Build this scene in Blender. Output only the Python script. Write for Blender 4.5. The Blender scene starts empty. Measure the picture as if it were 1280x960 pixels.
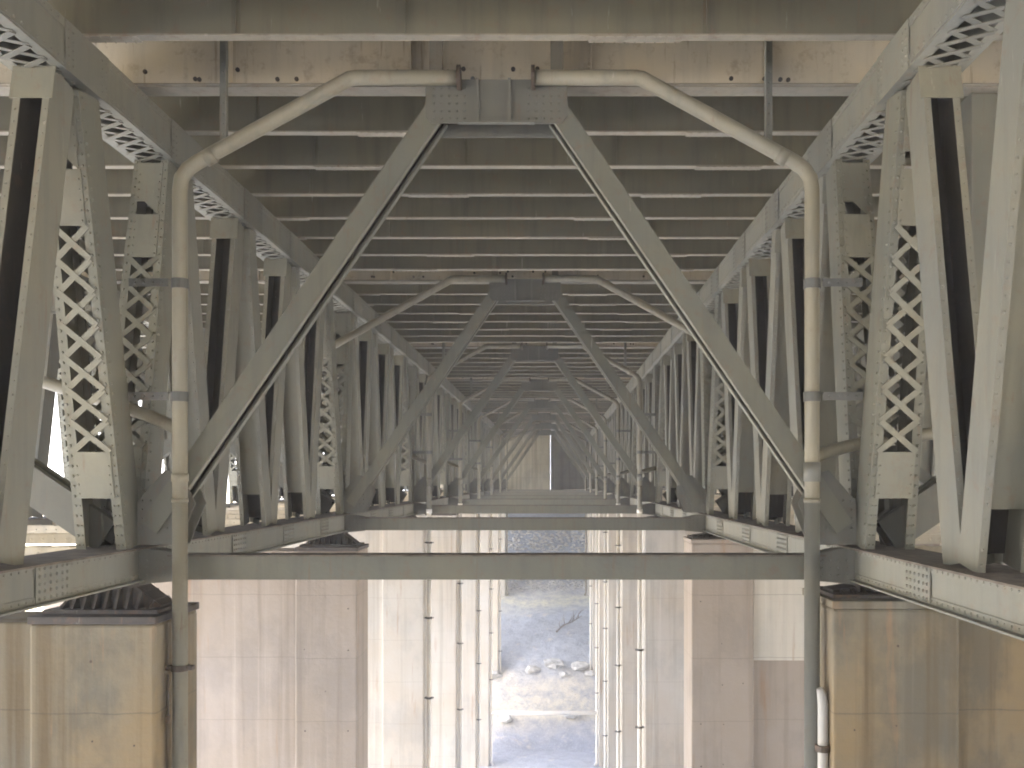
import bpy, math, random
from mathutils import Vector, Matrix, noise
random.seed(11)
scene = bpy.context.scene
COL = scene.collection
PI = math.pi

# ------------------------------------------------------------------ measures
EYE = 24.0                   # camera height above the datum
U = 1.0 / 96.0               # drawing unit -> metres
def E(u): return EYE + u * U # level, given in drawing units above the eye
BAY = 12.0
Y0 = 12.36                   # first sway frame
NF = 8
FR = [Y0 + BAY * k for k in range(NF)]
YEND = 111.0
XI, XO = 4.76, 5.42          # inner and outer face of the main chords
XC = (XI + XO) / 2
X2 = 11.54                   # outer truss plane
X3L = 15.6
X3 = 18.1                    # third truss plane, right side only
ZB_TOP, ZB_BOT = E(-86), E(-129)
ZT_BOT, ZT_TOP = E(447), E(499)
ZBEAM = E(500)               # underside of the deck beams
DECK_L, DECK_R = -16.5, 20.5
ORD = ['nearest', 'second', 'third', 'fourth', 'fifth', 'sixth', 'seventh', 'farthest']
FNAME = ['nearest sway frame', 'second sway frame', 'third sway frame', 'fourth sway frame',
         'fifth sway frame', 'sixth sway frame', 'seventh sway frame', 'last sway frame']

# ------------------------------------------------------------------ mesh builder
class MB:
    def __init__(s): s.v = []; s.f = []
    def add(s, vs, fs):
        b = len(s.v); s.v += [tuple(p) for p in vs]; s.f += [tuple(i + b for i in f) for f in fs]
        return s
    def box(s, x0, x1, y0, y1, z0, z1):
        return s.add([(x0,y0,z0),(x1,y0,z0),(x1,y1,z0),(x0,y1,z0),(x0,y0,z1),(x1,y0,z1),(x1,y1,z1),(x0,y1,z1)],
              [(0,3,2,1),(4,5,6,7),(0,1,5,4),(1,2,6,5),(2,3,7,6),(3,0,4,7)])
    def plate(s, pts, off):
        n = len(pts); off = Vector(off); P = [Vector(p) for p in pts]
        nn = (P[1]-P[0]).cross(P[2]-P[0])
        if nn.dot(off) > 0: P = P[::-1]
        Q = [p + off for p in P]
        fs = [tuple(range(n)), tuple(reversed(range(n, 2*n)))]
        for i in range(n):
            j = (i+1) % n
            fs.append((j, i, n+i, n+j))
        return s.add(P + Q, fs)
    def bar(s, p, q, w, t, n):
        """flat bar p->q, width w across, thickness t along n (centred)"""
        p, q, n = Vector(p), Vector(q), Vector(n)
        d = (q-p).normalized(); n = (n - d*n.dot(d)).normalized(); a = d.cross(n) * (w/2); n = n * (t/2)
        vs = [p-a-n, p+a-n, p+a+n, p-a+n, q-a-n, q+a-n, q+a+n, q-a+n]
        return s.add(vs, [(0,1,2,3)[::-1],(4,5,6,7),(0,1,5,4),(1,2,6,5),(2,3,7,6),(3,0,4,7)])
    def tube(s, path, r, seg=14):
        P = [Vector(p) for p in path]; rings = []
        up = None
        for i, p in enumerate(P):
            if i == 0: d = P[1]-P[0]
            elif i == len(P)-1: d = P[-1]-P[-2]
            else: d = (P[i]-P[i-1]).normalized() + (P[i+1]-P[i]).normalized()
            d.normalize()
            if up is None:
                up = Vector((0,1,0)) if abs(d.y) < .9 else Vector((1,0,0))
            a = (up - d*up.dot(d)).normalized(); up = a; b = d.cross(a)
            rr = r[i] if isinstance(r, (list, tuple)) else r
            rings.append([p + (a*math.cos(2*PI*k/seg) + b*math.sin(2*PI*k/seg))*rr for k in range(seg)])
        base = len(s.v)
        vs = [v for R in rings for v in R]; fs = []
        for i in range(len(P)-1):
            for k in range(seg):
                k2 = (k+1) % seg
                fs.append((i*seg+k, i*seg+k2, (i+1)*seg+k2, (i+1)*seg+k))
        fs.append(tuple(range(seg))[::-1]); m = (len(P)-1)*seg; fs.append(tuple(range(m, m+seg)))
        return s.add(vs, fs)
    def rivet(s, p, n, r=.018, h=.012):
        p, n = Vector(p), Vector(n).normalized()
        a = Vector((0,0,1)) if abs(n.z) < .9 else Vector((1,0,0))
        a = (a - n*a.dot(n)).normalized(); b = n.cross(a); vs = []
        for k in range(6):
            an = 2*PI*k/6; vs.append(p + (a*math.cos(an)+b*math.sin(an))*r)
        for k in range(6):
            an = 2*PI*k/6; vs.append(p + n*h + (a*math.cos(an)+b*math.sin(an))*r*.55)
        fs = [(k,(k+1)%6,6+(k+1)%6,6+k) for k in range(6)] + [tuple(range(6,12))]
        return s.add(vs, fs)
    def rivrow(s, p, q, n, step=.11, r=.018):
        p, q = Vector(p), Vector(q); m = max(1, int((q-p).length/step))
        for i in range(m+1): s.rivet(p.lerp(q, i/m), n, r)
        return s
    def build(s, name, mat, parent=None, smooth=False, loc=None):
        me = bpy.data.meshes.new(name); me.from_pydata(s.v, [], s.f); me.update()
        if smooth:
            for p in me.polygons: p.use_smooth = len(p.vertices) == 4
        me.materials.append(mat)
        o = bpy.data.objects.new(name, me); COL.objects.link(o)
        if parent is not None: o.parent = parent
        if loc is not None: o.location = loc
        return o

def tag(o, label, cat, group=None, kind=None):
    o['label'] = label; o['category'] = cat
    if group: o['group'] = group
    o["kind"] = kind or "thing"
    return o
def thing(name, label, cat, loc=(0,0,0), group=None, rot=None):
    o = bpy.data.objects.new(name, None); COL.objects.link(o); o.location = loc; o.empty_display_size = .2
    if rot: o.rotation_euler = rot
    return tag(o, label, cat, group)
def dup(root, loc, label, rot=None, scale=None):
    r = root.copy(); COL.objects.link(r); r.location = loc; r['label'] = label
    if rot is not None: r.rotation_euler = rot
    if scale is not None: r.scale = scale
    for ch in list(root.children):
        c = ch.copy(); COL.objects.link(c); c.parent = r
        for g in list(ch.children):
            d = g.copy(); COL.objects.link(d); d.parent = c
    return r

# ------------------------------------------------------------------ materials
def mat_new(name):
    m = bpy.data.materials.new(name); m.use_nodes = True
    nt = m.node_tree; nt.nodes.clear()
    out = nt.nodes.new('ShaderNodeOutputMaterial'); b = nt.nodes.new('ShaderNodeBsdfPrincipled')
    nt.links.new(b.outputs[0], out.inputs[0])
    return m, nt, b
class G:
    """tiny node helper"""
    def __init__(s, nt): s.nt = nt
    def n(s, t, **kw):
        x = s.nt.nodes.new(t)
        for k, v in kw.items(): setattr(x, k, v)
        return x
    def L(s, a, b): s.nt.links.new(a, b)
    def pos(s, scale=(1,1,1)):
        g = s.n('ShaderNodeNewGeometry'); m = s.n('ShaderNodeMapping'); m.inputs['Scale'].default_value = scale
        s.L(g.outputs['Position'], m.inputs['Vector']); return m.outputs[0]
    def noise(s, vec, scale, detail=4, rough=.55):
        x = s.n('ShaderNodeTexNoise'); x.inputs['Scale'].default_value = scale
        x.inputs['Detail'].default_value = detail; x.inputs['Roughness'].default_value = rough
        s.L(vec, x.inputs['Vector']); return x.outputs[0]
    def ramp(s, fac, stops):
        r = s.n('ShaderNodeValToRGB'); e = r.color_ramp.elements
        while len(e) < len(stops): e.new(.5)
        for i, (p, c) in enumerate(stops):
            e[i].position = p; e[i].color = (c, c, c, 1) if isinstance(c, (int, float)) else (*c, 1)
        s.L(fac, r.inputs[0]); return r.outputs[0]
    def mix(s, fac, a, b, mode='MIX'):
        m = s.n('ShaderNodeMix', data_type='RGBA', blend_type=mode)
        for sock, v in ((m.inputs[0], fac), (m.inputs[6], a), (m.inputs[7], b)):
            if isinstance(v, (int, float)): sock.default_value = v
            elif isinstance(v, tuple): sock.default_value = (*v, 1)
            else: s.L(v, sock)
        return m.outputs[2]
    def math(s, op, a, b=None):
        m = s.n('ShaderNodeMath', operation=op)
        for i, v in enumerate((a, b)):
            if v is None: continue
            if isinstance(v, (int, float)): m.inputs[i].default_value = v
            else: s.L(v, m.inputs[i])
        return m.outputs[0]
    def bump(s, b, h, strength=.3, dist=.02):
        x = s.n('ShaderNodeBump'); x.inputs['Strength'].default_value = strength; x.inputs['Distance'].default_value = dist
        s.L(h, x.inputs['Height']); s.L(x.outputs[0], b.inputs['Normal'])

def steel(name, base, grime=.45, rust=.25, rough=.6, tint=(1.06, 1.0, .9)):
    m, nt, b = mat_new(name); g = G(nt)
    dark = tuple(c*.68 for c in base); lite = tuple(min(1, c*1.12*t) for c, t in zip(base, tint))
    big = g.noise(g.pos(), .9, 5); c = g.mix(g.ramp(big, [(.35, 0), (.65, 1)]), base, lite)
    st = g.noise(g.pos((4, 4, .35)), 1.6, 5)
    c = g.mix(g.math('MULTIPLY', g.ramp(st, [(.5, 0), (.75, 1)]), grime), c, dark)
    sp = g.noise(g.pos(), 4.5, 8, .7)
    c = g.mix(g.math('MULTIPLY', g.ramp(sp, [(.55, 0), (.68, 1)]), rust), c, (.16, .085, .045))
    run = g.noise(g.pos((7, 7, .5)), 1.5, 6, .6)
    c = g.mix(g.math('MULTIPLY', g.ramp(run, [(.62, 0), (.72, 1)]), rust*1.5), c, (.15, .09, .05))
    dr = g.noise(g.pos((5, 5, .6)), 1.9, 5, .6)
    c = g.mix(g.math('MULTIPLY', g.ramp(dr, [(.68, 0), (.75, 1)]), .35), c, (.45, .43, .38))
    oi = g.n('ShaderNodeObjectInfo')
    v = g.math('ADD', g.math('MULTIPLY', oi.outputs['Random'], .26), .87)
    hs = g.n('ShaderNodeHueSaturation'); g.L(v, hs.inputs['Value']); g.L(c, hs.inputs['Color'])
    g.L(hs.outputs[0], b.inputs['Base Color'])
    b.inputs['Roughness'].default_value = rough; b.inputs['Specular IOR Level'].default_value = .35
    g.bump(b, g.noise(g.pos(), 14, 4), .25, .012)
    return m

def concrete(name, base, ochre, stain=.5, lift=1.25, lines=.35):
    m, nt, b = mat_new(name); g = G(nt)
    big = g.noise(g.pos(), .35, 6, .6)
    c = g.mix(g.ramp(big, [(.36, 0), (.62, 1)]), base, ochre)
    blot = g.noise(g.pos((1, 1, .6)), .75, 6, .62)
    c = g.mix(g.math('MULTIPLY', g.ramp(blot, [(.5, 0), (.62, 1)]), stain*.62), c, tuple(x*.5 for x in (base[0]*.92, base[1], base[2]*1.1)))
    st = g.noise(g.pos((2.2, 2.2, .07)), 1.3, 6, .6)
    c = g.mix(g.math('MULTIPLY', g.ramp(st, [(.5, 0), (.66, 1)]), stain), c, tuple(x*.52 for x in ochre))
    st2 = g.noise(g.pos((3.6, 3.6, .09)), 1.1, 5, .6)
    c = g.mix(g.math('MULTIPLY', g.ramp(st2, [(.6, 0), (.7, 1)]), .22), c, tuple(min(.7, x*1.6) for x in base))
    rs = g.noise(g.pos((2.5, 2.5, .22)), 1.3, 6, .65)
    c = g.mix(g.math('MULTIPLY', g.ramp(rs, [(.6, 0), (.74, 1)]), .6), c, (.30, .17, .09))
    # pour joints and board marks
    sep = g.n('ShaderNodeSeparateXYZ'); g.L(g.pos(), sep.inputs[0])
    wob = g.math('MULTIPLY', g.noise(g.pos(), 3, 3), .05)
    z = g.math('ADD', sep.outputs[2], wob)
    j = g.math('FRACT', g.math('DIVIDE', z, 1.62)); jl = g.math('LESS_THAN', j, .012)
    c = g.mix(g.math('MULTIPLY', jl, lines), c, tuple(x*.4 for x in base))
    bd = g.math('FRACT', g.math('DIVIDE', z, .18)); bl = g.math('LESS_THAN', bd, .06)
    c = g.mix(g.math('MULTIPLY', bl, lines*.18), c, tuple(x*.6 for x in base))
    fine = g.noise(g.pos(), 26, 5, .7)
    c = g.mix(g.math('MULTIPLY', g.ramp(fine, [(.62, 0), (.7, 1)]), .25), c, tuple(x*.5 for x in base))
    oi = g.n('ShaderNodeObjectInfo')
    v = g.math('ADD', g.math('MULTIPLY', oi.outputs['Random'], .12), .94)
    hs = g.n('ShaderNodeHueSaturation'); g.L(v, hs.inputs['Value']); g.L(c, hs.inputs['Color'])
    g.L(hs.outputs[0], b.inputs['Base Color'])
    b.inputs['Roughness'].default_value = .9; b.inputs['Specular IOR Level'].default_value = .2
    h = g.math('ADD', g.noise(g.pos(), 9, 6, .65), g.math('MULTIPLY', jl, -.8))
    g.bump(b, h, .4, .02)
    return m

def plain(name, base, var=.3, scale=3, rough=.8):
    m, nt, b = mat_new(name); g = G(nt)
    c = g.mix(g.ramp(g.noise(g.pos(), scale, 6, .6), [(.3, 0), (.7, 1)]), tuple(x*(1-var) for x in base), tuple(min(1, x*(1+var)) for x in base))
    g.L(c, b.inputs['Base Color']); b.inputs['Roughness'].default_value = rough
    g.bump(b, g.noise(g.pos(), scale*5, 5), .4, .02)
    return m

M = {}
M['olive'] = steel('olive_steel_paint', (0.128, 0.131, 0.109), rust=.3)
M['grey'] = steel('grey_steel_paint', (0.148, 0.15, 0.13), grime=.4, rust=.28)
M['pale'] = steel('pale_lit_steel_paint', (0.152, 0.153, 0.126), grime=.4, rust=.3)  # lighter steel; on lit fronts the light is in the colour
M['beam'] = steel('deck_beam_paint', (0.113, 0.109, 0.081), grime=.6, rust=.3)
M['cream'] = steel('cream_steel_paint', (0.46, 0.415, 0.325), grime=.5, rust=.34)
M['flange'] = steel('flange_paint', (0.215, 0.2, 0.165), grime=.6, rust=.4)
M['pipe'] = steel('cream_pipe_paint', (.182, .172, .134), grime=.6, rust=.3, rough=.5)
M['pipe_grey'] = steel('grey_pipe_paint', (0.147, 0.151, 0.139), grime=.3, rust=.12, rough=.5)
M['gusset'] = steel('dark_gusset_paint', (0.115, 0.117, 0.103), grime=.4, rust=.25)
M['bracket'] = steel('bracket_galvanised', (0.098, 0.102, 0.100), grime=.4, rust=.3)
M['rusty'] = steel('rusty_clamp', (0.055, 0.041, 0.030), grime=.4, rust=.8)
M['recess_shade'] = steel('recess_shade_colour', (0.035, 0.032, 0.027), grime=.4, rust=.15, rough=.75)  # near-black colour that paints shade into recesses and slots
M['pipe_low'] = steel('pale_lower_pipe_paint', (0.235, 0.222, 0.18), grime=.5, rust=.35, rough=.5)
M['dirt'] = plain('dirty_chord_top', (.105, .085, .065), .5, 5)
M['bearing'] = steel('dark_bearing_iron', (.045, .04, .037), grime=.4, rust=.4)
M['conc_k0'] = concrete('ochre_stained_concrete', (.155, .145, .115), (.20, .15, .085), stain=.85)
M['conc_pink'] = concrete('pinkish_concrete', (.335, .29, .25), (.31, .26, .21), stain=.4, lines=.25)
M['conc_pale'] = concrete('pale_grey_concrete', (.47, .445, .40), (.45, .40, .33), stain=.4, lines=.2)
M['patch'] = concrete('fresh_concrete_patch', (.52, .49, .43), (.50, .46, .38), stain=.3, lines=.5)
M['abut'] = concrete('abutment_concrete', (.27, .25, .19), (.25, .22, .15), stain=.6, lines=.8)
M['deck'] = plain('deck_underside_concrete', (.26, .25, .21), .3, 1.2)
M['white_pipe'] = steel('white_daylit_plastic_pipe', (.72, .71, .68), grime=.25, rust=.08, rough=.4)
M['stub'] = steel('off_white_stub_pipe', (.38, .375, .36), grime=.3, rust=.1, rough=.5)
M['rock'] = plain('pale_limestone', (.46, .45, .43), .35, 2.5, .9)
M['twig'] = plain('dead_wood', (.19, .17, .155), .4, 8)

# ------------------------------------------------------------------ ground
PROF = [(-2000, 1.7), (77.0, 1.7), (79, 2.6), (86.5, 8.2), (91, 10.7), (94.5, 11.7), (97.5, 12.1), (106, 19.3), (112, 20.3), (140, 21), (2000, 22)]
def prof(y):
    for (a, za), (b, zb) in zip(PROF, PROF[1:]):
        if y <= b: return za + (zb-za)*max(0, (y-a)/(b-a))
    return PROF[-1][1]
def gz(x, y):
    ax = max(0, -x-26)                         # the hillside recedes to the left
    bx = max(0, x-30)
    yy = y - ax*2.2 if y > 60 else y
    z = prof(yy)
    z += min(34, bx*.42)                       # a rising bank on the right
    n = noise.fractal(Vector((x*.12, y*.12, 3)), 1.0, 2.0, 5)
    k = 1.0 if 76 < yy < 112 or bx > 0 else .35
    return z + n*.55*k
def ground():
    def axis(fine0, fine1, step, lo, hi):
        a = []; v = fine0
        while v <= fine1: a.append(v); v += step
        s = step*1.6; v = fine1 + s
        while v < hi: a.append(v); s *= 1.22; v += s
        a.append(hi)
        s = step*1.6; v = fine0 - s; b = []
        while v > lo: b.append(v); s *= 1.22; v -= s
        b.append(lo); return b[::-1] + a
    xs = axis(-14, 14, .55, -700, 700); ys = axis(62, 114, .55, -300, 900)
    m = MB(); m.v = [(x, y, gz(x, y)) for y in ys for x in xs]; n = len(xs)
    m.f = [(j*n+i, j*n+i+1, (j+1)*n+i+1, (j+1)*n+i) for j in range(len(ys)-1) for i in range(n-1)]
    mt, nt, b = mat_new('valley_ground'); g = G(nt)
    sep = g.n('ShaderNodeSeparateXYZ'); g.L(g.pos(), sep.inputs[0])
    wy = g.math('ADD', sep.outputs[1], g.math('MULTIPLY', g.math('SUBTRACT', g.noise(g.pos(), .35, 5), .5), 4.0))
    f = g.n('ShaderNodeMapRange'); f.inputs[1].default_value = 60; f.inputs[2].default_value = 112; g.L(wy, f.inputs[0])
    def at(y): return (y-60)/52
    strata = g.ramp(f.outputs[0], [(at(70), (0.390, 0.416, 0.481)), (at(78), (0.351, 0.377, 0.455)), (at(80.5), (0.620, 0.572, 0.468)), (at(83.2), (0.620, 0.572, 0.494)),
                    (at(85), (0.468, 0.494, 0.546)), (at(91), (0.429, 0.468, 0.533)), (at(94.5), (0.620, 0.598, 0.468)), (at(98), (0.520, 0.507, 0.494)), (at(100), (0.351, 0.390, 0.455))])
    n1 = g.noise(g.pos(), 1.2, 8, .7)
    c = g.mix(g.ramp(n1, [(.42, 0), (.66, .75)]), strata, (.27, .29, .35))
    n2 = g.noise(g.pos(), .8, 6, .65)
    c = g.mix(g.ramp(n2, [(.58, 0), (.68, .7)]), c, (.58, .55, .50))
    vo = g.n('ShaderNodeTexVoronoi'); vo.inputs['Scale'].default_value = 5; g.L(g.pos(), vo.inputs['Vector'])
    c = g.mix(g.math('MULTIPLY', g.ramp(vo.outputs['Distance'], [(.12, 1), (.3, 0)]), .5), c, (.62, .62, .62))
    # scrub on the far banks, away from the bridge
    ax = g.math('ABSOLUTE', sep.outputs[0])
    mr = g.n('ShaderNodeMapRange'); mr.inputs[1].default_value = 44; mr.inputs[2].default_value = 70
    g.L(g.math('ADD', ax, g.math('MULTIPLY', g.noise(g.pos(), .2, 5), 14)), mr.inputs[0])
    scrub = g.mix(g.ramp(g.noise(g.pos(), .7, 6), [(.4, 0), (.6, 1)]), (.17, .15, .08), (.46, .38, .26))
    c = g.mix(mr.outputs[0], c, scrub)
    g.L(c, b.inputs['Base Color']); b.inputs['Roughness'].default_value = .95
    g.bump(b, g.noise(g.pos(), 3, 8, .7), .8, .25)
    o = m.build('ground', mt, smooth=True); o['kind'] = 'structure'
    o['label'] = 'rocky valley floor and slope under the bridge'
ground()

def rock_mesh(r, seed, flat=.7):
    rnd = random.Random(seed); m = MB()
    n, k = 9, 6; vs = [(0, 0, -r*flat)]
    for i in range(1, k):
        for j in range(n):
            a = PI*i/k; t = 2*PI*j/n
            d = Vector((math.sin(a)*math.cos(t), math.sin(a)*math.sin(t), -math.cos(a)))
            q = r*(1 + .55*noise.noise(d*1.4 + Vector((seed, 0, 0))) + rnd.uniform(-.08, .08))
            vs.append((d.x*q*1.25, d.y*q, d.z*q*flat))
    vs.append((0, 0, r*flat)); fs = []
    for j in range(n): fs.append((0, 1+(j+1)%n, 1+j))
    for i in range(k-2):
        for j in range(n): fs.append((1+i*n+j, 1+i*n+(j+1)%n, 1+(i+1)*n+(j+1)%n, 1+(i+1)*n+j))
    for j in range(n): fs.append((1+(k-2)*n+j, 1+(k-2)*n+(j+1)%n, len(vs)-1))
    m.add(vs, fs); return m
def gravel():
    m = MB(); rnd = random.Random(4)
    for i in range(1500):
        y = rnd.uniform(97.6, 107); x = rnd.uniform(-6.5, 6.5); r = rnd.uniform(.06, .2)
        t = rock_mesh(r, i*.37); z = gz(x, y)
        base = len(m.v); m.v += [(a+x, b+y, c+z) for a, b, c in t.v]; m.f += [tuple(q+base for q in f) for f in t.f]
    tag(m.build('gravel', M['rock']), 'loose crushed rock covering the steep slope under the abutment', 'gravel', kind='stuff')
gravel()
bl = [(-4.9, 83.6, .62, 'large pale boulder at the left foot of the rock slope'), (-1.2, 84.2, .5, 'flat pale boulder left of the middle above the white pipe'),
      (.8, 84.6, .75, 'biggest pale boulder at the middle of the slope foot'), (1.7, 83.7, .42, 'small pale stone just right of the biggest boulder'),
      (3.2, 84.4, .7, 'pale boulder between the biggest boulder and the right pier'), (4.1, 83.8, .45, 'small pale boulder at the right foot of the rock slope'),
      (-3.4, 80.0, .5, 'tan boulder in the dirt below the white pipe, left side'), (2.3, 80.3, .6, 'tan boulder in the dirt below the white pipe, right side')]
for i, (x, y, r, lab) in enumerate(bl):
    o = rock_mesh(r, 20+i*3.1, .62).build('boulder', M['rock'], smooth=False, loc=(x, y, gz(x, y)+r*.2))
    tag(o, lab, 'boulder', 'pale boulders on the slope')
# a dead branch lying on the slope
b0 = Vector((1.0, 88.0, gz(1.0, 88.0)+.15)); tw = MB(); rnd = random.Random(3)
tw.tube([b0, b0+Vector((.7, .5, .55)), b0+Vector((1.5, .9, .8)), b0+Vector((2.5, 1.3, 1.35))], [.1, .085, .06, .025], 7)
for i in range(9):
    s = b0 + Vector((.4+.22*i, .2+.12*i, .3+.11*i)); d = Vector((rnd.uniform(-.5, .8), rnd.uniform(-.2, .4), rnd.uniform(.3, 1.0)))
    tw.tube([s, s+d*.55, s+d+Vector((rnd.uniform(-.2, .3), 0, .1))], [.045, .03, .012], 5)
tag(tw.build('dead_branch', M['twig'], smooth=True), 'dark dead branch lying on the blue-grey rock slope', 'branch')

# ------------------------------------------------------------------ concrete piers and abutment
def bevel(o, w=.03):
    md = o.modifiers.new('edge', 'BEVEL'); md.width = w; md.segments = 2; md.limit_method = 'ANGLE'
CO_I, CO_O = 4.29, 5.89
FR_BACK = [(-1, Y0-BAY), (-2, Y0-2*BAY), (-3, Y0-3*BAY)]     # the bridge goes on behind the viewpoint
for k, y in list(enumerate(FR)) + FR_BACK:
    for s in (-1, 1):
        top = E(-166) if s < 0 else E(-147)
        bot = min(gz(s*x, yy) for x in (4, 6, 10, 12) for yy in (y-.8, y+.8)) - 1.0
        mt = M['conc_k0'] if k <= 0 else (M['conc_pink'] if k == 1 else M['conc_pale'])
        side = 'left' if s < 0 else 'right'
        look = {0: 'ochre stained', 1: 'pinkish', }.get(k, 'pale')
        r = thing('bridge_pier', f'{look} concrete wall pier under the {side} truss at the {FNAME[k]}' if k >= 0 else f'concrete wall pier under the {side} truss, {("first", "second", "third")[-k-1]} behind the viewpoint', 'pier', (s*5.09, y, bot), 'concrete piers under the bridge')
        def B(x0, x1, y0, y1, z0, z1, name, mat, bv=.03):
            a, c = sorted((s*x0 - s*5.09, s*x1 - s*5.09))
            o = MB().box(a, c, y0, y1, z0-bot, z1-bot).build(name, mat, r)
            if bv: bevel(o, bv)
            return o
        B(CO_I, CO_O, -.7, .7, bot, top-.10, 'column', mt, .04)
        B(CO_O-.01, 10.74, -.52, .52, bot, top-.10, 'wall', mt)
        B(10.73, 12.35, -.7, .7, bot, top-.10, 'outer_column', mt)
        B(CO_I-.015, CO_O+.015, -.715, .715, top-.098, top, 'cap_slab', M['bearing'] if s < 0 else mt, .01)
        if s > 0:
            B(12.34, 17.3, -.52, .52, bot, top-.10, 'wall', mt); B(17.29, 18.9, -.7, .7, bot, top-.10, 'outer_column', mt)
        if k == 1 and s > 0:
            o = B(CO_O+.02, CO_O+2.2, -.60, -.50, E(-447), top-.13, 'repair_patch', M['patch'], .015); o['label'] = 'fresh pale rectangular concrete repair patch'
        if k < 0: continue
        if k < 2:
            rr = random.Random(k*7 + s)
            for zi in range(7):
                for xi in range(3):
                    if rr.random() < .55: continue
                    x = s*(CO_I+.25+xi*.55+rr.uniform(-.03, .03)) - s*5.09; z = top-.55-zi*1.05+rr.uniform(-.04, .04) - bot
                    MB().tube([(x, -.704, z), (x, -.69, z)], rr.uniform(.012, .022), 8).build('tie_hole_plug', M['rusty'], r)
        # bearing
        bz = top + .002; hgt = ZB_BOT - .012 - bz
        q = thing('bridge_bearing', f'dark rusty ribbed bearing between the {side} pier and chord at the {FNAME[k]}', 'bearing', (s*5.09, y, bz), 'bearings on the piers')
        MB().box(-.74, .74, -.5, .5, 0, .05).build('base_plate', M['bearing'], q)
        m = MB(); hh = hgt-.05; m.plate([(-.66, -.22, .051), (.66, -.22, .051), (.66, -.22, .08), (.34, -.22, hh), (-.34, -.22, hh), (-.66, -.22, .08)], (0, .44, 0))
        for i in range(9):
            x = -.56 + i*.14; t = .09 + (hh-.09)*min(1, (.66-abs(x))/.32) - .012
            m.plate([(x-.018, -.40, .051), (x-.018, .40, .051), (x-.018, .25, t), (x-.018, -.25, t)], (.036, 0, 0))
        m.build('rocker_ribs', M['bearing'], q)
        MB().box(-.36, .36, -.26, .26, hgt-.049, hgt).build('top_plate', M['bearing'], q)
# abutment: wall on the left half, dark chamber on the right half
a = thing('bridge_abutment', 'pale concrete abutment wall closing the far end, with a dark chamber at its right', 'abutment', (0, YEND, 16))
bevel(MB().box(-16, .35, 0, 2.2, 0, 14.0).build('front_wall', M['abut'], a), .03)
MB().box(.36, 20, 9, 10, 0, 14.0).build('back_wall', M['abut'], a)
MB().box(9.0, 20, 0, 2.2, 0, 14.0).build('wing_wall', M['abut'], a)
MB().box(-.6, .34, 2.21, 9, 0, 14.0).build('side_wall', M['abut'], a)
MB().box(.36, 9.0, .3, 9, 0, 6.6).build('sill', M['abut'], a)
MB().box(9.01, 9.9, 2.21, 9, 0, 14.0).build('side_wall', M['abut'], a)

# ------------------------------------------------------------------ deck
tag(MB().box(DECK_L, DECK_R, -120, 122, ZBEAM+.86, ZBEAM+1.2).build('bridge_deck', M['deck']), 'grey concrete deck slab lying on the transverse steel beams', 'deck')
for x, side in ((DECK_L, 'left'), (DECK_R, 'right')):
    s = -1 if x < 0 else 1
    r = thing('added_edge_girder', f'added unseen steel girder cutting side skylight along the {side} edge of the deck', 'girder', (x - s*.25, -120, ZBEAM-1.5))  # added and unseen; keeps skylight from entering at the sides
    MB().box(-.012, .012, 0, 242, .03, 2.30).build('web', M['beam'], r)
    MB().box(-.22, .22, 0, 242, 0, .03).build('bottom_flange', M['beam'], r)
    m = MB()
    for i in range(80):
        m.box(*sorted((-s*.0125, -s*.16)), 1+i*3.02, 1.02+i*3.02, .031, 2.3)
    m.build('stiffeners', M['beam'], r)
def deck_beam(seed, floor):
    rnd = random.Random(seed)
    r = thing('floor_beam' if floor else 'deck_beam', '', 'beam')
    fw = .36 if floor else .14; h = .845
    w = MB().box(DECK_L+.4, DECK_R-.4, -.009, .009, .035 if floor else .022, h)
    MB.build(w, 'web', M['cream'] if floor else M['beam'], r)
    f = MB().box(DECK_L+.4, DECK_R-.4, -fw/2, fw/2, 0, .02)
    if floor:
        f.box(DECK_L+.4, DECK_R-.4, -.13, .13, .0202, .034)
        f.box(-7, 7, -fw/2+.03, fw/2-.03, -.018, -.0004)
    f.build('bottom_flange', M['flange'], r)
    MB().box(DECK_L+.4, DECK_R-.4, -fw/2, fw/2, h, h+.014).build('top_flange', M['beam'], r)
    xs = [-10.2, -7.0, -3.55, -1.15, 1.25, 3.6, 7.2, 10.4, 14, 17] if floor else [x + rnd.uniform(-.7, .7) for x in (-11, -8, -3.2, -.4, 2.5, 8, 11, 15)]
    for x in xs:
        m = MB().box(x-.006, x+.006, -fw/2+.02, -.0095, .036, h-.002)
        m.box(x-.05, x+.05, -.02, -.0095, .036, h-.002)
        if floor: m.rivrow((x-.028, -.02, .1), (x-.028, -.02, h-.1), (0, -1, 0), .1, .014)
        m.build('stiffener', M['cream'] if floor else M['beam'], r)
    if not floor:
        for i in range(2):
            m = MB(); x = (rnd.choice((-4.6, -3.0, -1.6)), rnd.choice((2.2, 3.3, .9)))[i] + rnd.uniform(-.6, .6)
            m.box(x-.55, x+.55, -fw/2-.012, fw/2+.012, -.016, -.0005)
            for q in range(9):
                m.rivet((x-.48+q*.12, -.07, -.016), (0, 0, -1), .016); m.rivet((x-.48+q*.12, .07, -.016), (0, 0, -1), .016)
            m.build('splice_plate', M['flange'], r)
    else:
        m = MB()
        for i in range(26):
            x = rnd.uniform(-8, 8); z = rnd.choice((.13, .15, .26)) + rnd.uniform(-.02, .02)
            m.tube([(x, -.03, z), (x, -.0095, z)], .03, 8)
        m.build('drain_holes', M['bearing'], r)
    return r
protos = [deck_beam(5+i, False) for i in range(5)]; fproto = deck_beam(40, True)
used = set(); jn = 0
def ordw(n): return ['first', 'second', 'third', 'fourth', 'fifth', 'sixth', 'seventh', 'eighth', 'ninth', 'tenth'][n]
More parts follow.
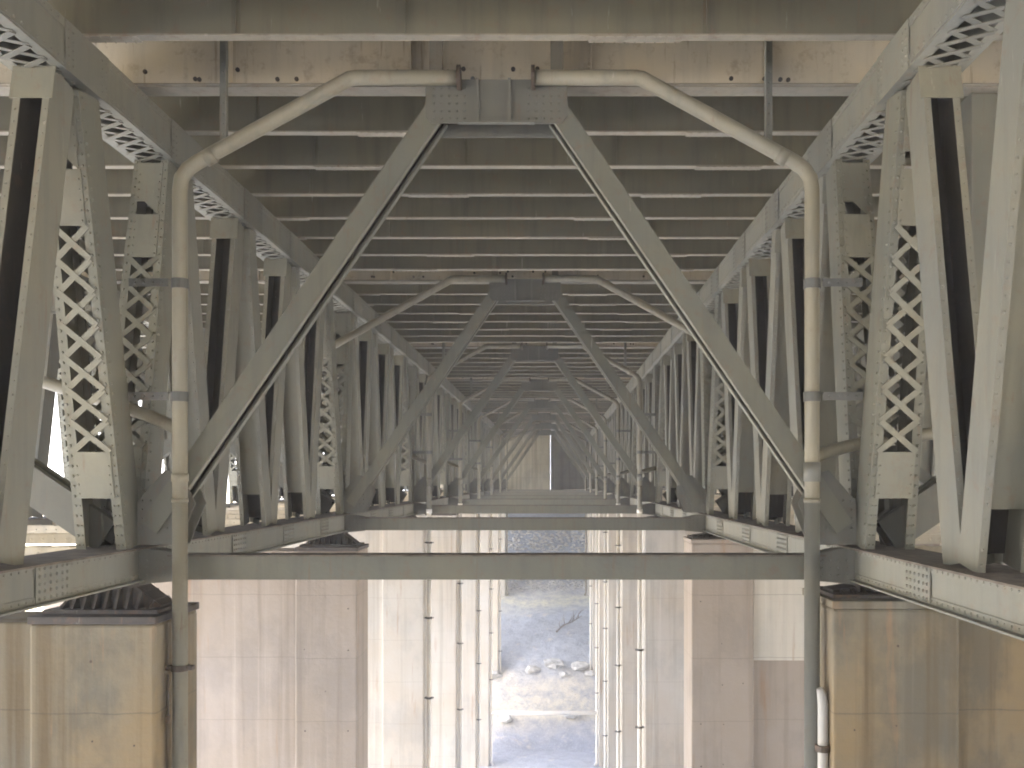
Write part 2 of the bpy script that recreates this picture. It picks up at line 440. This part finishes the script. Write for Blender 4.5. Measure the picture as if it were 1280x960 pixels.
for j in range(-3, 64):
    y = Y0 + 1.5*j; k, i = divmod(j, 8); loc = (0, y, ZBEAM + (.019 if i == 0 else .0))
    if i == 0:
        if k > 7: continue
        lab = f'cream floor beam with wide flange over the {FNAME[k]}'; p = fproto; grp = 'cream floor beams over the sway frames'
    else:
        lab = (f'olive deck beam, {ordw(i-1)} beyond the cream floor beam of the {FNAME[k]}' if k >= 0 else
               f'olive deck beam overhead, {ordw(7-i)} before the nearest cream floor beam')
        p = protos[(j*3) % 5]; grp = 'olive transverse deck beams'
    if p.name in used: o = dup(p, loc, lab)
    else: o = p; used.add(p.name); o.location = loc; o['label'] = lab
    o['group'] = grp
for p in protos + [fproto]:
    assert p['label']

# ------------------------------------------------------------------ chords
YS = 4.0
def top_chord(s, x0, x1, label, rich):
    # x0 inner, x1 outer (positive), s side
    r = thing('top_chord', label, 'truss chord', (s*(x0+x1)/2, YS, ZT_BOT)); L = YEND - YS + .6; w = (x1-x0)/2; H = ZT_TOP-ZT_BOT - .002
    inn = -s
    def pl(a, b): return sorted((a*inn, b*inn))
    def box(m, a, b, y0, y1, z0, z1):
        p, q = pl(a, b); m.box(p, q, y0, y1, z0, z1)
    m = MB(); box(m, w-.02, w, 0, L, .022, H); box(m, w-.14, w-.002, 0, L, 0, .02)
    box(m, w+.0004, w+.012, 0, L, .022, .12); box(m, w+.0004, w+.012, 0, L, H-.10, H)
    if rich:
        m.rivrow((inn*(w+.012), 3, .07), (inn*(w+.012), 34, .07), (inn, 0, 0), .14); m.rivrow((inn*(w+.012), 3, H-.05), (inn*(w+.012), 34, H-.05), (inn, 0, 0), .14)
    m.build('inner_web', M['grey'], r)
    m = MB(); box(m, -w, -w+.02, 0, L, .022, H); box(m, -w+.002, -w+.14, 0, L, 0, .02); m.build('outer_web', M['grey'], r)
    m = MB(); box(m, -w, w, 0, L, H+.0004, H+.0016); m.build('cover_plate', M['grey'], r)
    m = MB(); n = int(L/.3)
    for i in range(n):
        y = .15 + i*.3
        m.bar((-(w-.1), y, -.006), ((w-.1), y+.3, -.006), .07, .01, (0, 0, 1)); m.bar((-(w-.1), y+.3, -.018), ((w-.1), y, -.018), .07, .01, (0, 0, 1))
    m.build('lacing', M['gusset'], r)
    if rich:
        for k in range(-1, NF):
            for i in range(4):
                y = Y0 + BAY*k + 3*i + 1.5 - YS
                if y < .6 or y > L-.6: continue
                m = MB(); hw = .5 if i % 2 else .62
                box(m, w+.0125, w+.026, y-hw, y+hw, -.03, H-.004)
                n = inn
                if y < 26:
                    for zz in (.06, .14, .24, .34, .44):
                        for e in (-hw+.06, -hw+.16, hw-.16, hw-.06): m.rivet((inn*(w+.026), y+e, zz), (n, 0, 0), .02)
                m.build('splice_plate', M['gusset' if i == 1 else 'grey'], r)
def bottom_chord(s, x0, x1, label, rich):
    r = thing('bottom_chord', label, 'truss chord', (s*(x0+x1)/2, YS, ZB_BOT)); L = YEND - YS + .6; w = (x1-x0)/2; H = ZB_TOP-ZB_BOT
    inn = -s
    def box(m, a, b, y0, y1, z0, z1):
        p, q = sorted((a*inn, b*inn)); m.box(p, q, y0, y1, z0, z1)
    m = MB(); box(m, w-.02, w, 0, L, .022, H-.022); box(m, w+.0004, w+.011, 0, L, .022, .1); box(m, w+.0004, w+.011, 0, L, H-.1, H-.022)
    if rich:
        for zz in (.06, H-.06): m.rivrow((inn*(w+.011), 3, zz), (inn*(w+.011), 34, zz), (inn, 0, 0), .13)
    m.build('inner_web', M['grey'], r)
    m = MB(); box(m, -w, -w+.02, 0, L, .022, H-.022); m.build('outer_web', M['grey'], r)
    m = MB(); box(m, -w-.09, w+.09, 0, L, H-.0215, H); m.build('cover_plate', M['dirt'], r)
    m = MB(); box(m, -w-.09, w+.09, 0, L, 0, .0215); m.build('bottom_flange', M['grey'], r)
    if rich:
        for k in range(-1, NF):
            for i in range(4):
                y = Y0 + BAY*k + 3*i + .75 - YS
                if y < .6 or y > L-.6: continue
                m = MB(); box(m, w+.0115, w+.024, y-.34, y+.34, .03, H-.026)
                if y < 30:
                    for zz in (.07, .15, .23, .31, .39):
                        for e in (-.28, -.18, -.06, .06, .18, .28): m.rivet((inn*(w+.024), y+e, zz), (inn, 0, 0), .024, .02)
                m.build('splice_plate', M['grey'], r)
top_chord(-1, XI, XO, 'riveted grey top chord of the left truss, laced underneath', True)
top_chord(1, XI, XO, 'riveted grey top chord of the right truss, laced underneath', True)
bottom_chord(-1, XI, XO, 'grey bottom chord of the left truss with dirty top plate', True)
bottom_chord(1, XI, XO, 'grey bottom chord of the right truss with dirty top plate', True)
for s, x, nm in ((-1, X2, 'outer left truss seen through the left truss'), (1, X2, 'outer right truss seen through the right truss'), (1, X3, 'farthest right truss, behind the outer right truss')):
    top_chord(s, x-.33, x+.33, f'grey top chord of the {nm}', False); bottom_chord(s, x-.33, x+.33, f'grey bottom chord of the {nm}', False)

# ------------------------------------------------------------------ truss diagonals
HD = ZT_BOT - ZB_TOP
def laced_member(L, lit):
    r = thing('laced_diagonal', '', 'truss diagonal'); w0, w1, d = .32, .245, .23
    def W(z): return w0 + (w1-w0)*z/L
    for sx in (-1, 1):
        m = MB()
        m.plate([(sx*W(0), -d, 0), (sx*W(L), -d, L), (sx*W(L), d, L), (sx*W(0), d, 0)], (-sx*.018, 0, 0))
        for yy in (-1, 1):     # edge angles front and back
            y0 = yy*(d+.0005)
            m.plate([(sx*W(0), y0, 0), (sx*(W(0)-.125), y0, 0), (sx*(W(L)-.1), y0, L), (sx*W(L), y0, L)], (0, yy*.016, 0))
        for i in range(int(L/.13)):
            z = .08 + i*.13
            m.rivet((sx*(W(z)-.04), -d-.0165, z), (0, -1, 0), .021, .016)
            if z < L*.24 or z > L*.72: m.rivet((sx*(W(z)-.095), -d-.0165, z), (0, -1, 0), .017)
            m.rivet((sx*W(z), -d+.06, z), (sx, 0, 0), .021, .016)
        m.build('side_channel', M['olive'], r)
    y1 = -d-.019
    def tie(za, zb, name):
        a, b = W(za)-.075, W(zb)-.065
        for yy in (1, -1):
            y = yy*(d+.0175); m = MB()
            m.plate([(-a, y, za), (a, y, za), (b, y, zb), (-b, y, zb)], (0, yy*.012, 0))
            if yy > 0: m.build(name, M['olive'], r)
        for sx in (-1, 1):
            for i in range(int((zb-za)/.12)): m.rivet((sx*(a-.035), -d-.0295, za+.06+i*.12), (0, -1, 0), .016)
        m.build(name, M['pale' if lit else 'olive'], r)  # front of the viewer-leaning member coloured paler, as if lit
    tie(L*.125, L*.232, 'tie_plate'); tie(L*.725, L*.842, 'tie_plate'); tie(L*.878, L*.985, 'head_plate')
    m = MB(); za, zb = L*.842, L*.878; a = W(za)-.075; y = -d-.0175     # skew notch under the head plate
    m.plate([(a-.02, y, za), (a-.02, y, zb), (-a*.25, y, zb)], (0, -.012, 0))
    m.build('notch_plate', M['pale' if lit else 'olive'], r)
    n = 7; z0, z1 = L*.232, L*.725; st = (z1-z0)/n
    for yy in (-1, 1):
        m = MB()
        for i in range(n):
            za, zb = z0+i*st, z0+(i+1)*st; a, b = W(za)-.06, W(zb)-.06
            for q, (p, t) in enumerate((((-a, b), .0), ((a, -b), .011))):
                y = yy*(d+.022+t); m.bar((p[0], y, za), (p[1], y, zb), .075, .0105, (0, 1, 0))
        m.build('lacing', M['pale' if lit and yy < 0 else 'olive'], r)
    return r
def channel_member(L, tone):
    r = thing('channel_diagonal', '', 'truss diagonal'); w, d = (.235, .22) if tone == 'pale' else (.19, .24)
    for sx in (-1, 1):
        m = MB().box(min(sx*w, sx*(w-.02)), max(sx*w, sx*(w-.02)), -d, d, 0, L)
        m.box(min(sx*(w+.012), sx*(w-.065)), max(sx*(w+.012), sx*(w-.065)), -d-.018, -d-.0005, 0, L)
        m.rivrow((sx*(w-.022), -d-.018, .1), (sx*(w-.022), -d-.018, L-.1), (0, -1, 0), .15, .016)
        m.build('side_flange', M['grey'], r)
    if tone == 'pale':
        MB().box(-w+.0205, w-.0205, -d+.13, -d+.148, .62, L-.02).build('web_plate', M[tone], r)  # web coloured paler, as lit from the ground below
        MB().box(-w+.0205, w-.0205, d-.03, d-.012, .1, L-.02).build('back_plate', M['recess_shade'], r)  # near-black plate standing in for the shade inside the channel
    else:      # open box, its inner shade coloured on as near-black plates
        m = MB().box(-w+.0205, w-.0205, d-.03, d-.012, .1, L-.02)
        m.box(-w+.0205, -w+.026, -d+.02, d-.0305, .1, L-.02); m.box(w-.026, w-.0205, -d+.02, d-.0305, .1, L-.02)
        m.build('shade_lining', M['recess_shade'], r)
    MB().box(-w-.05, w+.05, -d-.031, -d-.0185, L-.42, L-.02).build('head_plate', M['pale'], r)
    return r
TOPDY = 1.5; OFF = .22
dyt = TOPDY - 2*OFF; LEN = math.hypot(HD, dyt); ANG = math.atan2(dyt, HD)
Ld = LEN - .045
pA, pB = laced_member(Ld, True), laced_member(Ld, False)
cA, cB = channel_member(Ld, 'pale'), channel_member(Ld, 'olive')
first = {pA.name: 1, pB.name: 1, cA.name: 1, cB.name: 1}
def put(p, loc, rot, label, group):
    if p.name in first: first.pop(p.name); p.location = loc; p.rotation_euler = rot; p['label'] = label; o = p
    else: o = dup(p, loc, label, rot)
    o['group'] = group; return o
PP = ['at', 'first panel beyond', 'second panel beyond', 'third panel beyond']
for s, x, nm, k0, k1 in ((-1, XC, 'left', -1, NF), (1, XC, 'right', -1, NF), (-1, X2, 'outer left', 0, NF-1), (1, X2, 'outer right', 0, NF-1), (1, X3, 'farthest right', 1, NF-1)):
    for k in range(k0, k1):
        for i in range(4):
            if k == -1 and i < 2: continue
            y = Y0 + BAY*k + 3*i
            if y > YEND-2.5: continue
            where = f'{PP[i]} the {ORD[k]} frame' if k >= 0 else ('one panel before the nearest frame' if i == 3 else 'two panels before the nearest frame')
            kind = 'laced' if i == 0 else 'channel'
            zb = ZB_TOP + .02
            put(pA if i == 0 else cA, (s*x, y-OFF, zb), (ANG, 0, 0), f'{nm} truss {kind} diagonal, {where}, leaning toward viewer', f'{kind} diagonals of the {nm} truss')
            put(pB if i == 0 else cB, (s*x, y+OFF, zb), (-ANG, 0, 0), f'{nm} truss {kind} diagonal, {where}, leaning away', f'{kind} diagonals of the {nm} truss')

# ------------------------------------------------------------------ sway frames
def hsection(r, p, q, w, d, mat):
    """built-up member: two flange plates facing the viewer, angle legs coloured pale as lit, slot shade coloured onto plates between"""
    p, q = Vector(p), Vector(q); dv = (q-p).normalized(); a = dv.cross(Vector((0, 1, 0)))
    for nm, sg in (('front_flange', -1), ('back_flange', 1)):
        o = Vector((0, sg*d/2, 0)); m = MB(); m.bar(p+o, q+o, w, .03, (0, 1, 0)); m.build(nm, mat, r)
        for e in (-1, 1):
            o = a*e*(w/2-.008) + Vector((0, sg*(d/2-.059), 0)); m = MB(); m.bar(p+o, q+o, .085, .02, a); m.build('edge_angle', M['pale'], r)
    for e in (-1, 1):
        o = a*e*(w/2-.075); m = MB(); m.bar(p+o, q+o, d-.032, .01, a); m.build('slot_shade_plate', M['recess_shade'], r)
for k, y in enumerate(FR):
    fn = FNAME[k]
    for s in (-1, 1):
        side = 'left' if s < 0 else 'right'
        r = thing('sway_brace', f'{side} inclined olive sway brace of the {fn}, rising to the middle', 'brace', (s*4.5, y, E(-51)), 'sway braces of the frames')
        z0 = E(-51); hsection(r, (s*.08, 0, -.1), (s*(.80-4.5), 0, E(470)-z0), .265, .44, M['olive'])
        g = MB()
        pts = [(s*.24, -.203, E(-82)-z0), (s*-.30, -.203, E(-82)-z0), (s*-.52, -.203, .22), (s*-.36, -.203, .60), (s*-.12, -.203, .66), (s*.24, -.203, .25)]
        MB().plate([(a, .203, c) for a, b, c in pts], (0, -.016, 0)).build('gusset_plate', M['gusset'], r)
        g.plate(pts, (0, .016, 0))
        if k < 3:
            for ii in range(5):
                for jj in range(4): g.rivet((s*(.18-.11*ii), -.203, -.1+.12*jj), (0, -1, 0), .018)
        g.build('gusset_plate', M['gusset'], r)
    r = thing('crown_gusset', f'dark riveted gusset plate under the floor beam of the {fn}', 'gusset', (0, y, E(448)), 'gusset plates under the floor beams')
    h = (510-453)*U
    m = MB(); m.plate([(-.86, -.24, .02), (-.93, -.24, .12), (-.93, -.24, h), (.93, -.24, h), (.93, -.24, .12), (.86, -.24, .02)], (0, -.02, 0))
    if k < 3:
        for sx in (-1, 1):
            for ii in range(5):
                for jj in range(5): m.rivet((sx*(.42+.1*ii), -.26, .08+.1*jj), (0, -1, 0), .017)
    m.build('front_plate', M['gusset'], r)
    m = MB(); m.plate([(-.86, .24, .02), (-.93, .24, .12), (-.93, .24, h-.12), (.93, .24, h-.12), (.93, .24, .12), (.86, .24, .02)], (0, .02, 0)); m.build('back_plate', M['gusset'], r)
    for x in (-.25, .17): MB().box(x-.02, x+.02, -.33, -.2605, .03, h-.01).build('stiffener', M['gusset'], r)
    m = MB().box(-.5, .5, -.33, -.2605, 0, .03); m.build('bottom_angle', M['gusset'], r)
    # bottom strut
    r = thing('bottom_strut', f'olive horizontal strut across the bottom of the {fn}', 'strut', (0, y, E(-127)), 'bottom struts between the trusses')
    hs = 30*U
    m = MB().box(-4.35, 4.35, -.13, -.11, 0, hs); m.build('front_plate', M['olive'], r)
    m = MB().box(-4.35, 4.35, .11, .13, 0, hs); m.build('back_plate', M['olive'], r)
    m = MB().box(-4.35, 4.35, -.19, .19, hs+.0005, hs+.02); m.build('top_flange', M['dirt'], r)
    for s in (-1, 1):
        m = MB(); pts = [(s*4.2, -.151, -.01), (s*4.2, -.151, hs+.02), (s*4.5, -.151, hs+.09), (s*4.735, -.151, hs+.1), (s*4.735, -.151, -.06)]
        m.plate(pts, (0, -.016, 0)); MB().plate([(a, .151, c) for a, b, c in pts], (0, .016, 0)).build('end_gusset', M['gusset'], r)
        if k < 2:
            for ii in range(4):
                for jj in range(3): m.rivet((s*(4.3+.11*ii), -.167, .06+.1*jj), (0, -1, 0), .017)
        m.build('end_gusset', M['gusset'], r)
    # outer bays: ties and inclined braces
    for s, xa, xb, nm in ((-1, XO, X2-.33, 'left outer bay'), (1, XO, X2-.33, 'right outer bay'), (1, X2+.33, X3-.33, 'farthest right bay')):
        if xb > 12 and k == 0: continue
        r = thing('outer_brace', f'inclined backlit-dark sway brace in the {nm} at the {fn}', 'brace', (s*(xa+.1), y, E(-60)), 'sway braces in the outer bays')
        hsection(r, (s*-.35, 0, -.12), (s*(xb-xa-.2), 0, 3.9), .46, .34, M['gusset'])  # darker colour stands in for the brace being backlit
        r = thing('outer_brace', f'counter brace crossing the inclined brace in the {nm} at the {fn}', 'brace', (s*(xa+.1), y+.38, E(-60)), 'sway braces in the outer bays')
        hsection(r, (s*.05, 0, 4.6), (s*(xb-xa-.2), 0, .35), .3, .22, M['grey'])
        r = thing('upper_strut', f'horizontal upper strut in the {nm} at the {fn}', 'strut', (s*(xa+.1), y+.8, E(230)), 'upper struts in the outer bays')
        for nm2, yc in (('front_plate', -.12), ('back_plate', .12)): MB().box(*sorted((s*.02, s*(xb-xa-.2))), yc-.01, yc+.01, 0, .3).build(nm2, M['grey'], r)

# cream tie bars across the outer bays, four per bay
TL = X2-.33-XO-.2
def tie_beam():
    r = thing('tie_beam', '', 'tie beam'); L = TL/2
    for yy in (-1, 1): MB().box(-L, L, yy*.14-.01, yy*.14+.01, 0, .16).build('side_plate', M['cream'], r)
    m = MB(); n = 14
    for i in range(n):
        xa, xb = -L+.1+i*(2*L-.2)/n, -L+.1+(i+1)*(2*L-.2)/n
        m.bar((xa, -.13, .166), (xb, .13, .166), .06, .01, (0, 0, 1))
    for i in range(28): m.rivet((-L+.1+i*(2*L-.2)/27, -.15, .08), (0, -1, 0), .022)
    m.build('lacing', M['cream'], r)
    return r
tp = tie_beam(); ft = True
for s, xm, nm, ks in ((-1, (XO+X2-.33)/2, 'left outer bay', 0), (1, (XO+X2-.33)/2, 'right outer bay', 0), (1, (X2+X3)/2, 'farthest right bay', 1)):
    for k in range(ks, NF):
        for i in range(4):
            y = Y0+BAY*k+3*i
            if y > YEND-1: continue
            lab = f'cream tie beam in the {nm}, {PP[i]} the {ORD[k]} frame'
            loc = (s*xm, y+.6, ZB_TOP-.2)
            if ft: ft = False; o = tp; o.location = loc; o['label'] = lab
            else: o = dup(tp, loc, lab)
            o['group'] = 'cream tie beams across the outer bays'

# ------------------------------------------------------------------ downspouts
for k, y in enumerate(FR):
    fn = FNAME[k]; yp = y - .36
    for s in (-1, 1):
        side = 'left' if s < 0 else 'right'
        r = thing('downspout', f'{side} cream drain pipe of the {fn}' + (', ending inside the truss' if k == 1 else ', bending down to the pier'), 'drain pipe', (s*395*U, yp, E(-150)), 'drain pipes of the sway frames')
        ox, oz = s*395*U, E(-150)
        def P(u, e, dy=0): return (s*u*U - ox, dy, E(e) - oz)
        R = .096; m = MB()
        path = [P(46, 503), P(174, 503), P(183, 501.5), P(190, 497.5)]
        if k == 1: path += [P(450, 352), P(478, 336)]
        else:
            path += [P(372, 398), P(385, 389), P(393, 377), P(395, 362), P(395, 345)]
            gb = gz(s*395*U, yp); zb = -28 if k == 0 else None
            if k == 0: path += [P(395, -25)]
            elif k < 7: path += [P(395, -100-k*8)]
            else: path += [(0, 0, gb + .25 - oz), (-s*.14, -.06, gb + .02 - oz)]
        m.tube(path, R, 16); m.build('pipe', M['pipe'], r, smooth=True)
        if 1 < k < 7:
            e1 = -101 - k*8; m = MB()
            m.tube([P(395, e1), (0, 0, gb + .25 - oz), (-s*.14, -.06, gb + .02 - oz)], R*.93, 14)
            o = m.build('lower_pipe', M['white_pipe'], r, smooth=True); o['label'] = 'white lower length of drain pipe'  # separate lower pipe, its white also standing in for daylight
            MB().tube([P(395, e1-7), P(395, e1+8)], R*1.2, 14).build('collar', M['white_pipe'], r, smooth=True)
        if k == 0:    # lower length of the nearest pair is a separate pipe
            m = MB(); m.tube([P(395, -26), (0, 0, gz(s*395*U, yp) - oz)], R*(1.0 if s < 0 else 1.04), 16)
            o = m.build('lower_pipe', M['pipe_low'] if s < 0 else M['pipe_grey'], r, smooth=True)
            if s > 0: o['label'] = 'grey lower length of drain pipe'
        m = MB().tube([P(44, 503), P(48.5, 503)], R*1.62, 18); m.build('end_flange', M['rusty'], r)
        m = MB().box(*sorted((s*68*U-ox, s*84*U-ox)), .04, .18, E(500)-oz, E(575)-oz); m.build('drop_pipe', M['flange'], r)
        # hanger strap to the sloping run
        if k != 1:
            m = MB().box(*sorted((s*336*U-ox, s*346*U-ox)), .02, .035, E(414)-oz, E(564)-oz)
            m.box(*sorted((s*336*U-ox, s*337.4*U-ox)), -.05, .0195, E(414)-oz, E(564)-oz)
            for i in range(11): m.rivet((s*342*U-ox, .02, E(420+13*i)-oz), (0, -1, 0), .015)
            m.build('hanger', M['grey'], r)
        def collar(e, h, rr, mat, name='collar'):
            MB().tube([P(395, e), P(395, e+h)], rr, 18).build(name, M[mat], r, smooth=True)
        if k == 1: continue
        m = MB().tube([P(352, 407.5), P(364, 401)], R*1.1, 16); m.build('collar', M['pipe'], r, smooth=True)
        if k < 6:
            collar(-2, 24 if s > 0 else 10, R*1.13, 'pipe' if s < 0 else 'pipe_grey'); collar(-28, 5, R*1.12, 'pipe')
            # branch pipe running out between the two laced members
            m = MB().tube([P(392, 26 if s > 0 else 60), P(416, 34 if s > 0 else 70, .2), P(452, 44 if s > 0 else 84, .36), P(720, 84 if s > 0 else 170, .36), P(1050, 128 if s > 0 else 250, .36)], .085, 12)
            m.build('branch_pipe', M['pipe'], r, smooth=True)
            for e in (245, 104):
                m = MB().tube([P(395, e-6), P(395, e+6)], R*1.16, 16)
                m.box(*sorted((s*406*U-ox, s*455*U-ox)), -.10, -.085, E(e-5)-oz, E(e+5)-oz)
                m.box(*sorted((s*406*U-ox, s*455*U-ox)), -.0845, -.02, E(e+4)-oz, E(e+5)-oz)
                for i in range(4): m.rivet((s*(414+11*i)*U-ox, -.10, E(e)-oz), (0, -1, 0), .018)
                m.build('bracket', M['bracket'], r)
        lows = (-238, -520, -820, -1150, -1500) if s < 0 else (-330, -640, -930, -1260, -1600)
        for q, e in enumerate(lows):
            if k == 0 and (q > 0 or s > 0): continue
            if E(e) < gz(ox, yp) + 1: continue
            m = MB().tube([P(395, e), P(395, e+7)], R*1.25, 16)
            m.box(*sorted((s*378*U-ox, s*411.5*U-ox)), -.05, .05, E(e+1)-oz, E(e+6)-oz)
            m.build('clamp', M['rusty' if k == 0 else 'bracket'], r)
# thin conduit rod behind the left nearest pipe and white stub pipe by the right nearest pier
r = thing('conduit', 'thin brown conduit rod on the pier beside the nearest left drain pipe', 'conduit', (-4.21, Y0-.5, E(-300)))
m = MB().tube([(0, 0, .1), (0, 0, .62)], .014, 8); m.build('rod', M['rusty'], r, smooth=True)
MB().tube([(0, 0, .0), (0, 0, .1)], .032, 8).build('end_clip', M['rusty'], r)
r = thing('white_stub_pipe', 'short white pipe with open bent top beside the nearest right pier', 'pipe', (4.2, Y0-.5, E(-260)))
MB().tube([(-.03, 0, .03), (.0, 0, -.05), (.015, 0, -.18), (.015, 0, -22)], [.04, .06, .066, .066], 14).build('pipe', M['stub'], r, smooth=True)
MB().tube([(.015, 0, -.78), (.015, 0, -.70)], .1, 14).build('clamp', M['rusty'], r)
# white pipe across between the far piers
yb = FR[5]-.3
r = thing('cross_pipe', 'white horizontal pipe crossing between the piers above the dirt slope', 'pipe', (0, yb, E(-1745)))
MB().tube([(-4.25, 0, 0), (0, 0, -.06), (4.25, 0, 0)], .17, 14).build('pipe', M['white_pipe'], r, smooth=True)
for x in (-4.2, 4.2): MB().tube([(x-.05, 0, 0), (x+.05, 0, 0)], .24, 14).build('end_collar', M['white_pipe'], r, smooth=True)
# upright box posts standing outside the right and left truss at the nearest frames
for s, k, lab in ((1, 0, 'tall olive box post just outside the right truss at the nearest sway frame'), (1, 1, 'tall olive box post just outside the right truss at the second sway frame')):
    y = FR[k] + .2; x = s*(XO+1.15)
    r = thing('box_post', lab, 'post', (x, y, ZB_TOP-.3)); H = ZBEAM - ZB_TOP + .29
    for sx in (-1, 1): MB().box(sx*.2-.012, sx*.2+.012, -.2, .2, 0, H).build('side_plate', M['grey'], r)
    MB().box(-.187, .187, -.16, -.14, 0, H).build('web_plate', M['olive'], r); MB().box(-.187, .187, .14, .16, 0, H).build('web_plate', M['olive'], r)

# ------------------------------------------------------------------ air
hm, hnt, hb = mat_new('haze_air'); hnt.nodes.remove(hb)
pv = hnt.nodes.new('ShaderNodeVolumePrincipled'); pv.inputs['Color'].default_value = (.93, .95, 1, 1); pv.inputs['Density'].default_value = .0013
hnt.links.new(pv.outputs[0], hnt.nodes['Material Output'].inputs['Volume'])
ho = MB().box(-720, 720, -320, 920, -2, 66).build('haze', hm); ho['kind'] = 'stuff'; ho['category'] = 'haze'; ho['label'] = 'thin pale daylight haze in the air under the bridge'

# ------------------------------------------------------------------ camera, light, render
cam = bpy.data.cameras.new('camera'); co = bpy.data.objects.new('camera', cam); COL.objects.link(co)
co.location = (.75, 0, EYE); co.rotation_euler = (PI/2, 0, 0)
cam.sensor_width = 36; cam.lens = 1152/1280*36
cam.shift_x = -52/1280; cam.shift_y = 120/1280
cam.clip_start = .1; cam.clip_end = 5000
scene.camera = co

to_sun = Vector((-.33, -.28, .90)).normalized()
el = math.asin(to_sun.z); az = math.atan2(to_sun.x, to_sun.y)
w = bpy.data.worlds.new('World'); scene.world = w; w.use_nodes = True
nt = w.node_tree; bg = nt.nodes['Background']; sk = nt.nodes.new('ShaderNodeTexSky'); sk.sky_type = 'NISHITA'
sk.sun_disc = False; sk.sun_elevation = el; sk.sun_rotation = az; sk.air_density = 1.0; sk.dust_density = 4.5; sk.ozone_density = 1.0
nt.links.new(sk.outputs[0], bg.inputs[0]); bg.inputs[1].default_value = .13
sl = bpy.data.lights.new('sun', 'SUN'); sl.energy = 5.0; sl.angle = math.radians(.6); sl.color = (1, .95, .87)
so = bpy.data.objects.new('sun', sl); COL.objects.link(so); so.rotation_euler = to_sun.to_track_quat('Z', 'Y').to_euler()

vs = scene.view_settings; vs.view_transform = 'Standard'; vs.look = 'None'; vs.gamma = 1; vs.use_curve_mapping = False; vs.exposure = 3.5
cy = scene.cycles
cy.volume_bounces = 2; cy.filter_width = 1.9; cy.max_bounces = 10; cy.diffuse_bounces = 8; cy.glossy_bounces = 3; cy.use_denoising = True; cy.sample_clamp_indirect = 8
cy.use_adaptive_sampling = False
try: cy.denoiser = 'OPENIMAGEDENOISE'; cy.denoising_input_passes = 'RGB_ALBEDO_NORMAL'
except Exception: pass
